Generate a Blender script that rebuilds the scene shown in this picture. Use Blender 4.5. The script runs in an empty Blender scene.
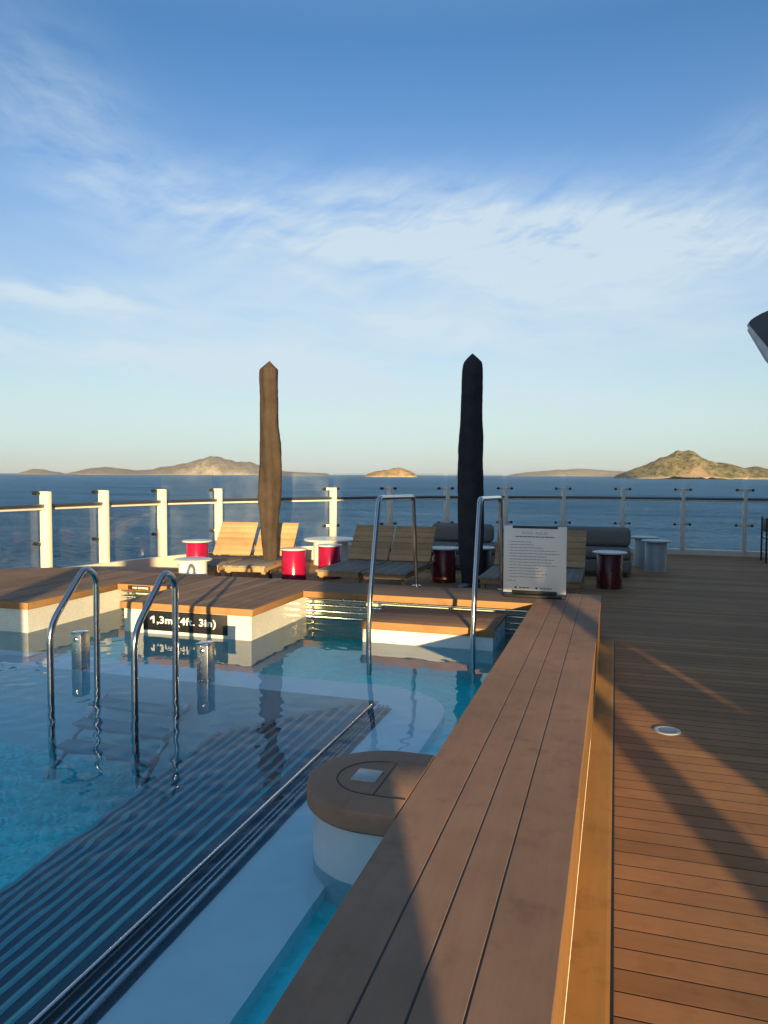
import bpy, bmesh, math, random
from math import sin, cos, pi, radians as R
from mathutils import Vector, Matrix, noise
from mathutils.geometry import tessellate_polygon
random.seed(7)
S = bpy.context.scene
COL = S.collection

# ------------------------------------------------------------------ materials
def nmat(name):
    m = bpy.data.materials.new(name); m.use_nodes = True
    nt = m.node_tree; nt.nodes.clear()
    out = nt.nodes.new('ShaderNodeOutputMaterial')
    return m, nt, out
class NT:
    def __init__(s, nt): s.nt = nt
    def n(s, t, **k):
        d = s.nt.nodes.new(t)
        for a, v in k.items(): setattr(d, a, v)
        return d
    def l(s, a, b): s.nt.links.new(a, b)
    def val(s, sock, v):
        if hasattr(v, 'is_linked') or hasattr(v, 'links'): s.l(v, sock)
        else: sock.default_value = v
    def math(s, op, a, b=0.0, c=0.0, clamp=False):
        d = s.n('ShaderNodeMath', operation=op, use_clamp=clamp)
        for i, v in enumerate((a, b, c)): s.val(d.inputs[i], v)
        return d.outputs[0]
    def mix(s, f, a, b, blend='MIX'):
        d = s.n('ShaderNodeMix', data_type='RGBA', blend_type=blend)
        s.val(d.inputs['Factor'], f)
        for k, v in ((6, a), (7, b)):
            if isinstance(v, tuple): v = v if len(v) == 4 else v + (1,)
            s.val(d.inputs[k], v)
        return d.outputs[2]
    def ramp(s, f, stops):
        d = s.n('ShaderNodeValToRGB'); e = d.color_ramp.elements
        while len(e) < len(stops): e.new(0.5)
        for i, (p, c) in enumerate(stops):
            e[i].position = p
            e[i].color = (c + (1,)) if isinstance(c, tuple) else (c, c, c, 1)
        s.l(f, d.inputs[0]); return d.outputs[0]
    def noise(s, vec, scale, detail=4, rough=.55, dist=0.0):
        d = s.n('ShaderNodeTexNoise')
        if vec is not None: s.l(vec, d.inputs['Vector'])
        d.inputs['Scale'].default_value = scale; d.inputs['Detail'].default_value = detail
        d.inputs['Roughness'].default_value = rough; d.inputs['Distortion'].default_value = dist
        return d.outputs[0]
    def mapping(s, vec, scale=(1, 1, 1), rot=(0, 0, 0), loc=(0, 0, 0)):
        d = s.n('ShaderNodeMapping'); s.l(vec, d.inputs['Vector'])
        d.inputs['Scale'].default_value = scale; d.inputs['Rotation'].default_value = rot
        d.inputs['Location'].default_value = loc
        return d.outputs[0]
    def bump(s, h, strength, dist=.01, normal=None):
        d = s.n('ShaderNodeBump'); s.l(h, d.inputs['Height'])
        d.inputs['Strength'].default_value = strength; d.inputs['Distance'].default_value = dist
        if normal is not None: s.l(normal, d.inputs['Normal'])
        return d.outputs[0]
    def pos(s): return s.n('ShaderNodeNewGeometry').outputs['Position']
    def obj(s): return s.n('ShaderNodeTexCoord').outputs['Object']
    def sep(s, v):
        d = s.n('ShaderNodeSeparateXYZ'); s.l(v, d.inputs[0]); return d.outputs
    def comb(s, x, y, z):
        d = s.n('ShaderNodeCombineXYZ')
        for i, v in enumerate((x, y, z)): s.val(d.inputs[i], v)
        return d.outputs[0]
    def bsdf(s, out, color, rough=.5, metal=0.0, normal=None, spec=.5, coat=0.0):
        d = s.n('ShaderNodeBsdfPrincipled')
        if isinstance(color, tuple): color = color + (1,)
        s.val(d.inputs['Base Color'], color); s.val(d.inputs['Roughness'], rough)
        s.val(d.inputs['Metallic'], metal); d.inputs['Specular IOR Level'].default_value = spec
        d.inputs['Coat Weight'].default_value = coat
        if normal is not None: s.l(normal, d.inputs['Normal'])
        s.l(d.outputs[0], out.inputs[0]); return d

def simple(name, color, rough=.5, metal=0.0, var=.12, scale=9, bump=0.0, bscale=60, spec=.5, rvar=.12):
    m, nt, out = nmat(name); T = NT(nt); o = T.obj()
    f = T.noise(o, scale, 5, .6)
    dark = tuple(c * (1 - var) for c in color); lite = tuple(min(1, c * (1 + var)) for c in color)
    c = T.ramp(f, [(.3, dark), (.7, lite)])
    r = T.math('ADD', T.math('MULTIPLY', T.noise(o, scale * 3, 3), rvar * 2), rough - rvar, clamp=True)
    nrm = T.bump(T.noise(T.mapping(o, (1, 1, .35)) if bscale < 20 else o, bscale, 4, .6, .6 if bscale < 20 else 0), bump, .03 if bscale < 20 else .004) if bump else None
    T.bsdf(out, c, r, metal, nrm, spec); return m

def plank_mat(name, base, axis=1, pitch=.112, seam=.05, rough=.5, off=0.0, wear=.2):
    """composite-teak planks: seams every `pitch` along world axis, each plank its own tint"""
    m, nt, out = nmat(name); T = NT(nt); p = T.pos(); xyz = T.sep(p)
    a = T.math('DIVIDE', T.math('ADD', xyz[axis], off + 50 * pitch), pitch)
    fr = T.math('FRACT', a); idx = T.math('FLOOR', a)
    wn = T.n('ShaderNodeTexWhiteNoise', noise_dimensions='1D'); T.l(idx, wn.inputs['W'])
    sc = (1.6, 14, 14) if axis == 1 else (14, 1.6, 14)
    grain = T.noise(T.mapping(p, sc), 2.2, 5, .65)
    big = T.noise(p, 1.3, 4, .6)
    blot = T.noise(p, 7, 5, .65)
    c = T.ramp(grain, [(.3, tuple(v * .92 for v in base)), (.72, tuple(v * 1.06 for v in base))])
    c = T.mix(1.0, c, T.ramp(wn.outputs[0], [(0, .80), (1, 1.13)]), 'MULTIPLY')
    c = T.mix(1.0, c, T.ramp(big, [(.3, 1 - wear), (.7, 1.08)]), 'MULTIPLY')
    c = T.mix(1.0, c, T.ramp(blot, [(.28, .80), (.45, 1.0), (.75, 1.06)]), 'MULTIPLY')
    if seam:
        d = T.math('ABSOLUTE', T.math('SUBTRACT', fr, .5))
        s = T.ramp(d, [(.5 - seam, 0.0), (.5 - seam * .55, 1.0)])
        c = T.mix(s, c, (.012, .012, .013))
        h = T.math('SUBTRACT', T.math('MULTIPLY', grain, .06), s)
    else: h = T.math('MULTIPLY', grain, .05)
    r = T.math('ADD', T.math('MULTIPLY', big, .22), rough + .08, clamp=True)
    T.bsdf(out, c, r, 0, T.bump(h, .5, .003), .12); return m

def tile_mat(name, base, grout, size=.022, var=.12, rough=.25, horiz=False):
    m, nt, out = nmat(name); T = NT(nt); p = T.pos(); g = T.n('ShaderNodeNewGeometry')
    nx = T.sep(g.outputs['Normal'])
    if horiz: v = p
    else:
        xyz = T.sep(p); v = T.comb(T.math('ADD', xyz[0], xyz[1]), xyz[2], 0.0)
    b = T.n('ShaderNodeTexBrick', offset=0.0)
    T.l(v, b.inputs['Vector']); b.inputs['Scale'].default_value = 1
    b.inputs['Brick Width'].default_value = size * 1.0; b.inputs['Row Height'].default_value = size
    b.inputs['Mortar Size'].default_value = size * .05
    b.inputs['Color1'].default_value = tuple(c * (1 - var) for c in base) + (1,)
    b.inputs['Color2'].default_value = tuple(min(1, c * (1 + var)) for c in base) + (1,)
    b.inputs['Mortar'].default_value = grout + (1,)
    c = T.mix(1.0, b.outputs[0], T.ramp(T.noise(p, 2.0, 4), [(.3, .88), (.7, 1.05)]), 'MULTIPLY')
    T.bsdf(out, c, rough, 0, None, .4); return m

M = {}
WOOD = (.36, .215, .143)
M['deck'] = plank_mat('deck_planks', (.41, .203, .092), axis=1, pitch=.112, seam=.035, off=.03, rough=.5)
M['bench_wood'] = plank_mat('bench_wood', WOOD, axis=0, pitch=3.1, seam=0, rough=.55)
M['plat_wood'] = plank_mat('platform_planks', (.30, .195, .13), axis=0, pitch=.118, seam=.03, rough=.6)
M['band_wood'] = plank_mat('band_planks', (.23, .145, .095), axis=1, pitch=.16, seam=.025, rough=.55)
M['fascia'] = plank_mat('fascia_wood', (.34, .185, .082), axis=1, pitch=3.0, seam=0, rough=.5, wear=.1)
M['margin'] = plank_mat('margin_plank', (.50, .268, .088), axis=0, pitch=3.0, seam=0, rough=.5, wear=.1)
M['caulk'] = simple('caulk', (.012, .013, .016), .6)
M['tile_white'] = tile_mat('tile_white', (.66, .66, .62), (.55, .53, .48), .024, .05)
M['white'] = simple('white_paint', (.78, .77, .72), .35, var=.05)
M['white_gel'] = simple('white_gelcoat', (.64, .65, .64), .3, var=.04, scale=3)
M['ledge'] = simple('pale_ledge', (.84, .89, .92), .45, var=.05, scale=4)
M['tile_blue'] = tile_mat('tile_blue', (.02, .76, .84), (.10, .76, .82), .027, .30, horiz=True)  # wide light/dark tile spread stands in for broken sun ripples on the floor
M['tile_turq'] = tile_mat('tile_turquoise', (.02, .80, .85), (.04, .74, .8), .03, .1, horiz=True)
M['wall_turq'] = tile_mat('wall_turquoise', (.03, .64, .74), (.06, .6, .68), .03, .12)
M['wall_green'] = tile_mat('wall_green', (.50, .58, .50), (.4, .45, .4), .024, .1)
M['tread_tile'] = simple('tread_tile', (.05, .30, .40), .5)
M['step_dark'] = simple('step_dark', (.010, .055, .095), .4, var=.2, scale=6)
M['step_line'] = simple('step_line', (.10, .36, .42), .4)
M['chrome'] = simple('chrome', (.50, .51, .53), .14, 1.0, var=.04, rvar=.04)
M['steel'] = simple('brushed_steel', (.42, .43, .45), .28, 1.0, var=.08, rvar=.06)
M['dark_metal'] = simple('dark_metal', (.16, .165, .175), .32, .85, var=.1)
M['rail_post'] = simple('rail_post_paint', (.62, .59, .52), .38, var=.05)
M['black'] = simple('black_plastic', (.012, .012, .013), .45)
M['sign_black'] = simple('sign_black', (.010, .010, .011), .4)
M['sign_white'] = simple('sign_letters', (.85, .85, .82), .5, var=.02)
M['board_white'] = simple('board_white', (.80, .79, .76), .45, var=.03, scale=3)
M['ink'] = simple('ink', (.25, .25, .26), .6)
M['ink_dark'] = simple('ink_dark', (.06, .06, .065), .6)
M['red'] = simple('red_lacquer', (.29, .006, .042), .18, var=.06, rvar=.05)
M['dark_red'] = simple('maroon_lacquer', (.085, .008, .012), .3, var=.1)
M['grey_drum'] = simple('grey_drum', (.30, .34, .36), .35, var=.05)
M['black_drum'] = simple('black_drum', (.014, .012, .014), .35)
M['lid'] = simple('lid_white', (.56, .55, .53), .3, var=.04)
M['lounge_wood'] = plank_mat('lounger_wood', (.43, .27, .145), axis=2, pitch=.085, seam=0, rough=.55, wear=.12)
M['lounge_seat'] = plank_mat('lounger_seat', (.25, .21, .17), axis=0, pitch=.08, seam=.03, rough=.6, wear=.1)
M['fabric_brown'] = simple('umbrella_brown', (.050, .037, .030), .85, var=.25, scale=5, bump=.8, bscale=9, spec=.2)
M['fabric_navy'] = simple('umbrella_navy', (.027, .028, .034), .8, var=.25, scale=5, bump=.8, bscale=9, spec=.25)
M['sofa'] = simple('sofa_fabric', (.19, .18, .165), .9, var=.12, scale=20, bump=.35, bscale=220, spec=.2)
M['hull'] = simple('hull_paint', (.6, .6, .58), .4)
M['overhang'] = simple('overhang_grey', (.09, .105, .12), .35, var=.08, scale=2)
M['pale_rim'] = simple('pale_rim', (.80, .80, .78), .4)
M['sky_blocker'] = simple('sky_blocker_paint', (.28, .28, .28), .6)
M['structure'] = simple('pale_structure_paint', (.6, .59, .56), .5, var=.06)

def glass_mat():
    m, nt, out = nmat('railing_glass'); T = NT(nt)
    f = T.n('ShaderNodeFresnel'); f.inputs[0].default_value = 1.3
    sm = T.noise(T.pos(), 1.7, 4)
    tr = T.n('ShaderNodeBsdfTransparent'); tr.inputs[0].default_value = (.955, .975, .975, 1)
    gl = T.n('ShaderNodeBsdfGlossy'); gl.inputs['Roughness'].default_value = .02
    df = T.n('ShaderNodeBsdfDiffuse'); df.inputs[0].default_value = (.7, .75, .76, 1)
    mx = T.n('ShaderNodeMixShader'); T.l(f.outputs[0], mx.inputs[0]); T.l(tr.outputs[0], mx.inputs[1]); T.l(gl.outputs[0], mx.inputs[2])
    m2 = T.n('ShaderNodeMixShader'); T.l(T.ramp(sm, [(.45, .010), (.8, .05)]), m2.inputs[0])
    T.l(mx.outputs[0], m2.inputs[1]); T.l(df.outputs[0], m2.inputs[2])
    T.l(m2.outputs[0], out.inputs[0]); return m
M['glass'] = glass_mat()

def water_mat():
    m, nt, out = nmat('pool_water'); T = NT(nt)
    f = T.n('ShaderNodeFresnel')
    T.l(T.math('SUBTRACT', 1.33, T.math('MULTIPLY', T.n('ShaderNodeNewGeometry').outputs['Backfacing'], .21)), f.inputs[0])
    rf = T.n('ShaderNodeBsdfRefraction'); rf.inputs['IOR'].default_value = 1.12; rf.inputs['Roughness'].default_value = 0.0
    rf.inputs['Color'].default_value = (.82, .975, 1, 1)
    gl = T.n('ShaderNodeBsdfGlossy'); gl.inputs['Roughness'].default_value = 0.0
    mx = T.n('ShaderNodeMixShader'); T.l(f.outputs[0], mx.inputs[0]); T.l(rf.outputs[0], mx.inputs[1]); T.l(gl.outputs[0], mx.inputs[2])
    T.l(mx.outputs[0], out.inputs[0]); return m
M['water'] = water_mat()

def sea_mat():
    m, nt, out = nmat('sea_water'); T = NT(nt); p = T.pos()
    a = T.noise(T.mapping(p, (.05, .16, .1), (0, 0, .35)), 1.0, 8, .62)
    b = T.noise(T.mapping(p, (.5, .9, .5), (0, 0, .2)), 1.0, 6, .6)
    big = T.noise(T.mapping(p, (.004, .010, .001), (0, 0, .3)), 1.0, 13, .78)
    n1 = T.bump(a, 1.0, 7.0); n2 = T.bump(b, .8, 1.2, n1)
    c = T.ramp(big, [(.38, (.012, .10, .25)), (.62, (.026, .175, .39))])
    rip = T.noise(T.mapping(p, (.30, .75, .3), (0, 0, .3)), 1.0, 7, .72)
    big = T.math('ADD', T.math('MULTIPLY', big, .4), T.math('MULTIPLY', rip, .6))
    c = T.ramp(big, [(.41, (.012, .10, .24)), (.59, (.036, .225, .46))])
    df = T.n('ShaderNodeBsdfDiffuse'); T.l(c, df.inputs[0]); T.l(n2, df.inputs['Normal'])
    gl = T.n('ShaderNodeBsdfGlossy'); gl.inputs['Roughness'].default_value = .22; T.l(n2, gl.inputs['Normal'])
    fr = T.n('ShaderNodeFresnel'); fr.inputs[0].default_value = 1.33; T.l(n2, fr.inputs['Normal'])
    mx = T.n('ShaderNodeMixShader'); T.l(T.math('MULTIPLY', T.math('MINIMUM', fr.outputs[0], .26), T.ramp(big, [(.40, .0), (.60, 2.1)])), mx.inputs[0])
    T.l(df.outputs[0], mx.inputs[1]); T.l(gl.outputs[0], mx.inputs[2]); T.l(mx.outputs[0], out.inputs[0]); return m
M['sea'] = sea_mat()

def island_mat(name, cols):
    m, nt, out = nmat(name); T = NT(nt); p = T.pos(); g = T.n('ShaderNodeNewGeometry')
    nz = T.sep(g.outputs['Normal'])[2]
    a = T.noise(p, .011, 10, .72); b = T.noise(p, .028, 8, .75)
    veg = T.mix(T.ramp(a, [(.40, 0.0), (.58, 1.0)]), cols[0], cols[1])
    veg = T.mix(T.ramp(b, [(.52, 0.0), (.58, .9)]), veg, cols[2])
    steep = T.ramp(T.math('ADD', nz, T.math('MULTIPLY', T.math('SUBTRACT', b, .5), .5)), [(.62, 1.0), (.80, 0.0)])
    c = T.mix(steep, veg, cols[3])
    z = T.sep(p)[2]
    shore = T.ramp(T.math('ADD', T.math('DIVIDE', T.math('ADD', z, 20.0), 60.0), T.math('MULTIPLY', a, .55)), [(.36, 1.0), (.50, 0.0)])
    c = T.mix(shore, c, cols[4])
    T.bsdf(out, c, .9, 0, T.bump(b, 1.0, 26), .1); return m
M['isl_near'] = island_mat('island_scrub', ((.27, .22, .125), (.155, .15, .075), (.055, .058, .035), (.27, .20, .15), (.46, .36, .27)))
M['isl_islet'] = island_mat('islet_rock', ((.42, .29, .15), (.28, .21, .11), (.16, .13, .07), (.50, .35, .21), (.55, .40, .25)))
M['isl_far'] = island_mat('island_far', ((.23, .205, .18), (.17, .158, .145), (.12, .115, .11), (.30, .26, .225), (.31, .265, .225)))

# ------------------------------------------------------------------ mesh builder
class MB:
    def __init__(s): s.v = []; s.f = []
    def add(s, v, f):
        o = len(s.v); s.v += [tuple(x) for x in v]; s.f += [tuple(i + o for i in q) for q in f]; return s
    def box(s, a, b, bev=0.0, rot=0.0, seg=2):
        lo = [min(a[i], b[i]) for i in range(3)]; hi = [max(a[i], b[i]) for i in range(3)]
        if bev:
            bm = bmesh.new(); bmesh.ops.create_cube(bm, size=1.0)
            c = [(lo[i] + hi[i]) / 2 for i in range(3)]
            for v in bm.verts: v.co = Vector([c[i] + v.co[i] * (hi[i] - lo[i]) for i in range(3)])
            bmesh.ops.bevel(bm, geom=bm.edges[:], offset=bev, segments=seg, profile=.5, affect='EDGES')
            bm.verts.index_update()
            s.add([v.co for v in bm.verts], [[v.index for v in f.verts] for f in bm.faces]); bm.free()
        else:
            x0, y0, z0 = lo; x1, y1, z1 = hi
            s.add([(x0, y0, z0), (x1, y0, z0), (x1, y1, z0), (x0, y1, z0), (x0, y0, z1), (x1, y0, z1), (x1, y1, z1), (x0, y1, z1)],
                  [(0, 3, 2, 1), (4, 5, 6, 7), (0, 1, 5, 4), (1, 2, 6, 5), (2, 3, 7, 6), (3, 0, 4, 7)])
        return s
    def bar(s, p, q, w, h, bev=0.0, up=(0, 0, 1)):
        """a rectangular bar from p to q, width w (sideways), height h (along up)"""
        p, q = Vector(p), Vector(q); d = (q - p); L = d.length; d.normalize()
        x = d.cross(Vector(up)).normalized(); z = x.cross(d)
        t = MB().box((-w / 2, 0, -h / 2), (w / 2, L, h / 2), bev)
        s.add([p + x * v[0] + d * v[1] + z * v[2] for v in t.v], t.f); return s
    def tube(s, pts, r, n=14, cap=True):
        pts = [Vector(p) for p in pts]; rings = []
        up = Vector((0, 0, 1)); t0 = (pts[1] - pts[0]).normalized()
        x = t0.orthogonal().normalized()
        for i, p in enumerate(pts):
            t = ((pts[min(i + 1, len(pts) - 1)] - pts[max(i - 1, 0)])).normalized()
            x = (x - t * x.dot(t)).normalized(); y = t.cross(x)
            rr = r[i] if isinstance(r, (list, tuple)) else r
            rings.append([p + x * rr * cos(2 * pi * k / n) + y * rr * sin(2 * pi * k / n) for k in range(n)])
        v = [c for rg in rings for c in rg]; f = []
        for i in range(len(pts) - 1):
            for k in range(n):
                f.append((i * n + k, i * n + (k + 1) % n, (i + 1) * n + (k + 1) % n, (i + 1) * n + k))
        if cap:
            f.append(tuple(reversed(range(n)))); f.append(tuple((len(pts) - 1) * n + k for k in range(n)))
        s.add(v, f); return s
    def lathe(s, prof, c=(0, 0, 0), n=40):
        v = []; f = []
        for (r, z) in prof:
            for k in range(n): v.append((c[0] + r * cos(2 * pi * k / n), c[1] + r * sin(2 * pi * k / n), c[2] + z))
        for i in range(len(prof) - 1):
            for k in range(n): f.append((i * n + k, i * n + (k + 1) % n, (i + 1) * n + (k + 1) % n, (i + 1) * n + k))
        f.append(tuple(reversed(range(n)))); f.append(tuple((len(prof) - 1) * n + k for k in range(n)))
        s.add(v, f); return s
    def prism(s, poly, z0, z1, top=True, bottom=True):
        """poly: list of (x,y) counter-clockwise"""
        n = len(poly); v = [(x, y, z0) for x, y in poly] + [(x, y, z1) for x, y in poly]; f = []
        for i in range(n): j = (i + 1) % n; f.append((i, j, n + j, n + i))
        for t in tessellate_polygon([[Vector((x, y, 0)) for x, y in poly]]):
            a, b, c = t
            ar = (poly[b][0] - poly[a][0]) * (poly[c][1] - poly[a][1]) - (poly[b][1] - poly[a][1]) * (poly[c][0] - poly[a][0])
            if ar < 0: a, c = c, a
            if top: f.append((n + a, n + b, n + c))
            if bottom: f.append((c, b, a))
        s.add(v, f); return s
    def xform(s, mat, start=0):
        s.v = s.v[:start] + [tuple(mat @ Vector(p)) for p in s.v[start:]]; return s
    def build(s, name, mat, parent=None, smooth=30, world=True):
        o_ = Vector((0, 0, 0))
        if parent is not None and world:
            q = parent
            while q is not None: o_ += q.location; q = q.parent
        me = bpy.data.meshes.new(name)
        me.from_pydata([tuple(Vector(p) - o_) for p in s.v], [], s.f); me.update()
        me.materials.append(M[mat] if isinstance(mat, str) else mat)
        if smooth:
            me.polygons.foreach_set('use_smooth', [True] * len(me.polygons)); me.set_sharp_from_angle(angle=R(smooth))
        ob = bpy.data.objects.new(name, me); COL.objects.link(ob); ob.parent = parent
        return ob

def tag(o, label=None, cat=None, group=None, kind=None):
    if label: o['label'] = label
    if cat: o['category'] = cat
    if group: o['group'] = group
    if kind: o['kind'] = kind
    return o
def thing(name, loc, label, cat, group=None, rz=0.0):
    o = bpy.data.objects.new(name, None); COL.objects.link(o); o.empty_display_size = .1
    o.location = loc; o.rotation_euler = (0, 0, rz)
    return tag(o, label, cat, group)
def dup(o, parent=None):
    c = o.copy(); COL.objects.link(c); c.parent = parent
    for ch in list(o.children): dup(ch, c)
    return c
def place(proto, loc, label, rz=0.0):
    o = dup(proto); o.location = loc; o.rotation_euler = (0, 0, rz); o['label'] = label; return o
def paint(root, mats):
    """give a copy its own finish: {part name: material}"""
    for ch in root.children:
        k = ch.name.split('.')[0]
        if k in mats:
            ch.data = ch.data.copy(); ch.data.materials[0] = M[mats[k]]
        paint(ch, mats)
def text_mesh(body, size, bold=0.0, spacing=1.0):
    cu = bpy.data.curves.new('lettering', 'FONT'); cu.body = body; cu.size = size; cu.offset = bold
    cu.extrude = .001; cu.align_x = 'LEFT'; cu.space_character = spacing; cu.resolution_u = 4
    ob = bpy.data.objects.new('lettering', cu); COL.objects.link(ob)
    dg = bpy.context.evaluated_depsgraph_get()
    me = bpy.data.meshes.new_from_object(ob.evaluated_get(dg))
    bpy.data.objects.remove(ob); return me
def text_fit(body, x0, x1, z0, z1, y, mat, parent, name='lettering', bold=0.0, spacing=1.0):
    """lettering on a plane facing -Y filling x0..x1, z0..z1 (world)"""
    me = text_mesh(body, 1.0, bold, spacing)
    xs = [v.co.x for v in me.vertices]; ys = [v.co.y for v in me.vertices]
    sx = (x1 - x0) / (max(xs) - min(xs)); sz = (z1 - z0) / (max(ys) - min(ys))
    o_ = Vector((0, 0, 0)); q = parent
    while q is not None: o_ += q.location; q = q.parent
    mx, my = min(xs), min(ys)
    for v in me.vertices:
        v.co = Vector((x0 + (v.co.x - mx) * sx, y - v.co.z * .5, z0 + (v.co.y - my) * sz)) - o_
    me.materials.clear(); me.materials.append(M[mat])
    ob = bpy.data.objects.new(name, me); COL.objects.link(ob); ob.parent = parent
    return ob
def smooth_path(ctrl, n=10):
    """Catmull-Rom through points"""
    P = [Vector(p) for p in ctrl]; P = [P[0] * 2 - P[1]] + P + [P[-1] * 2 - P[-2]]; out = []
    for i in range(1, len(P) - 2):
        for k in range(n):
            t = k / n; a, b, c, d = P[i - 1], P[i], P[i + 1], P[i + 2]
            out.append(.5 * ((2 * b) + (c - a) * t + (2 * a - 5 * b + 4 * c - d) * t * t + (3 * b - a - 3 * c + d) * t ** 3))
    out.append(P[-2]); return out
def fillet(ctrl, r, n=7):
    """polyline with rounded corners"""
    P = [Vector(p) for p in ctrl]; out = [P[0]]
    for i in range(1, len(P) - 1):
        a = (P[i - 1] - P[i]); b = (P[i + 1] - P[i])
        rr = r[i - 1] if isinstance(r, (list, tuple)) else r
        d = min(rr, a.length * .48, b.length * .48)
        p0 = P[i] + a.normalized() * d; p1 = P[i] + b.normalized() * d
        for k in range(n + 1):
            t = k / n; out.append(p0 * (1 - t) ** 2 + P[i] * 2 * t * (1 - t) + p1 * t * t)
    out.append(P[-1]); return out

# ------------------------------------------------------------------ camera
F_PX = 745.; HCAM = 1.58; YAW = R(17.25); ROLL = R(.25); PITCH = math.atan((512 - 474.3) / F_PX)
fw = Vector((-sin(YAW) * cos(PITCH), cos(YAW) * cos(PITCH), -sin(PITCH)))
r0 = Vector((cos(YAW), sin(YAW), 0)); u0 = r0.cross(fw)
rv = r0 * cos(ROLL) + u0 * sin(ROLL); uv_ = rv.cross(fw)
cam = bpy.data.cameras.new('camera'); co = bpy.data.objects.new('camera', cam); COL.objects.link(co)
co.matrix_world = Matrix(((rv.x, uv_.x, -fw.x, 0), (rv.y, uv_.y, -fw.y, 0), (rv.z, uv_.z, -fw.z, HCAM), (0, 0, 0, 1)))
cam.sensor_fit = 'VERTICAL'; cam.sensor_height = 24; cam.lens = 24 * F_PX / 1024
cam.clip_start = .05; cam.clip_end = 120000
S.camera = co

# ------------------------------------------------------------------ sun + sky
SUN_AZ = 21.2; SUN_EL = 6.4        # light travels towards (-sin, cos) of SUN_AZ in plan
sd = Vector((sin(R(SUN_AZ)) * cos(R(SUN_EL)), -cos(R(SUN_AZ)) * cos(R(SUN_EL)), sin(R(SUN_EL))))   # towards the sun
sl = bpy.data.lights.new('sun', 'SUN'); so = bpy.data.objects.new('sun', sl); COL.objects.link(so)
so.rotation_euler = sd.to_track_quat('Z', 'Y').to_euler()
sl.energy = 5.0; sl.angle = R(.53); sl.color = (1.0, .72, .34)
try: sl.cycles.is_caustics_light = True
except Exception: pass
W = bpy.data.worlds.new('World'); S.world = W; W.use_nodes = True
nt = W.node_tree; nt.nodes.clear(); T = NT(nt)
wo = T.n('ShaderNodeOutputWorld'); bg = T.n('ShaderNodeBackground'); T.l(bg.outputs[0], wo.inputs[0])
sky = T.n('ShaderNodeTexSky', sky_type='NISHITA'); sky.sun_disc = False
sky.sun_elevation = R(SUN_EL); sky.sun_rotation = R(180 - SUN_AZ)
sky.altitude = 20; sky.air_density = 1.0; sky.dust_density = .6; sky.ozone_density = 1.6
d = T.n('ShaderNodeTexCoord').outputs['Generated']; X, Y, Z = T.sep(d)
az = T.math('MULTIPLY', T.math('ARCTAN2', X, Y), 57.2958)            # degrees from +Y
el = T.math('MULTIPLY', T.math('ARCSINE', Z), 57.2958)
def blob(a0, e0, sa, se, slope=0.0):
    da = T.math('SUBTRACT', az, a0)
    de = T.math('SUBTRACT', T.math('SUBTRACT', el, e0), T.math('MULTIPLY', da, slope))
    q = T.math('ADD', T.math('POWER', T.math('DIVIDE', da, sa), 2.0), T.math('POWER', T.math('DIVIDE', de, se), 2.0))
    return T.math('EXPONENT', T.math('MULTIPLY', q, -1.0))
ae = T.comb(az, el, 0.0)
warp = T.n('ShaderNodeTexNoise'); T.l(ae, warp.inputs['Vector']); warp.inputs['Scale'].default_value = .10; warp.inputs['Detail'].default_value = 3
vm = T.n('ShaderNodeVectorMath', operation='MULTIPLY_ADD'); T.l(warp.outputs['Color'], vm.inputs[0]); vm.inputs[1].default_value = (6.0, 4.0, 0); T.l(ae, vm.inputs[2])
wv = vm.outputs[0]
def streak(ang, lx, ly, det, rough):
    # streaks of length lx and width ly (degrees), rising to the right by ang
    q = T.mapping(T.mapping(wv, (1, 1, 1), (0, 0, R(-ang))), (1 / lx, 1 / ly, 1))
    return T.noise(q, 1.0, det, rough)
fine = streak(-4, 11, 2.2, 9, .62); wisp = streak(24, 8, 1.7, 10, .66); curl = streak(-34, 7, 1.8, 9, .64); soft = streak(4, 18, 5, 7, .58)
wisp = T.math('ADD', T.math('MULTIPLY', wisp, .55), T.math('MULTIPLY', fine, .45)); curl = T.math('ADD', T.math('MULTIPLY', curl, .5), T.math('MULTIPLY', fine, .5))
f1 = T.ramp(fine, [(.32, 0.0), (.72, 1.0)]); f2 = T.ramp(wisp, [(.36, 0.0), (.66, 1.0)]); f4 = T.ramp(curl, [(.36, 0.0), (.68, 1.0)]); f3 = T.ramp(soft, [(.3, 0.0), (.75, 1.0)])
def times(k, a, b): return T.math('MULTIPLY', T.math('MULTIPLY', a, b), k)
terms = [
    times(.85, blob(-14, 17.8, 16, 3.2, -.045), f2), times(.75, blob(4, 16.2, 14, 2.6, -.05), f2),
    times(.80, blob(-8, 14.0, 24, 4.6, -.03), T.math('ADD', T.math('MULTIPLY', f3, .75), .15)),
    times(.40, blob(-40, 23, 6, 4.5, -.4), f4), times(.32, blob(-33, 19, 9, 2.6, -.2), f2),
    times(1.0, blob(-41, 12.2, 7, 1.1, -.06), f1), times(.9, blob(-36, 8.6, 15, 1.4, -.04), f1),
    times(.75, blob(-24, 7.2, 10, 1.6, -.08), f1), times(.9, blob(-5, 5.6, 5, .7, -.06), f1), times(.50, blob(-12, 10.5, 24, 2.6, -.03), f1), times(.15, blob(-20, 14, 40, 5, 0), T.math('ADD', T.math('MULTIPLY', f1, .6), .3)),
    times(.20, blob(7.5, 21, 5, 2.6, .5), f2), times(.50, blob(-20, 4, 60, 6, 0), T.math('ADD', T.math('MULTIPLY', f3, .5), .5)),
]
acc = terms[0]
for t in terms[1:]: acc = T.math('ADD', acc, t)
gen = T.math('MULTIPLY', f3, T.ramp(T.math('ABSOLUTE', T.math('SUBTRACT', az, -17.0)), [(0.0, 0.0), (1.0, 0.0)]))
cl = T.math('MINIMUM', T.math('MULTIPLY', acc, 1.3), .88)
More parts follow.
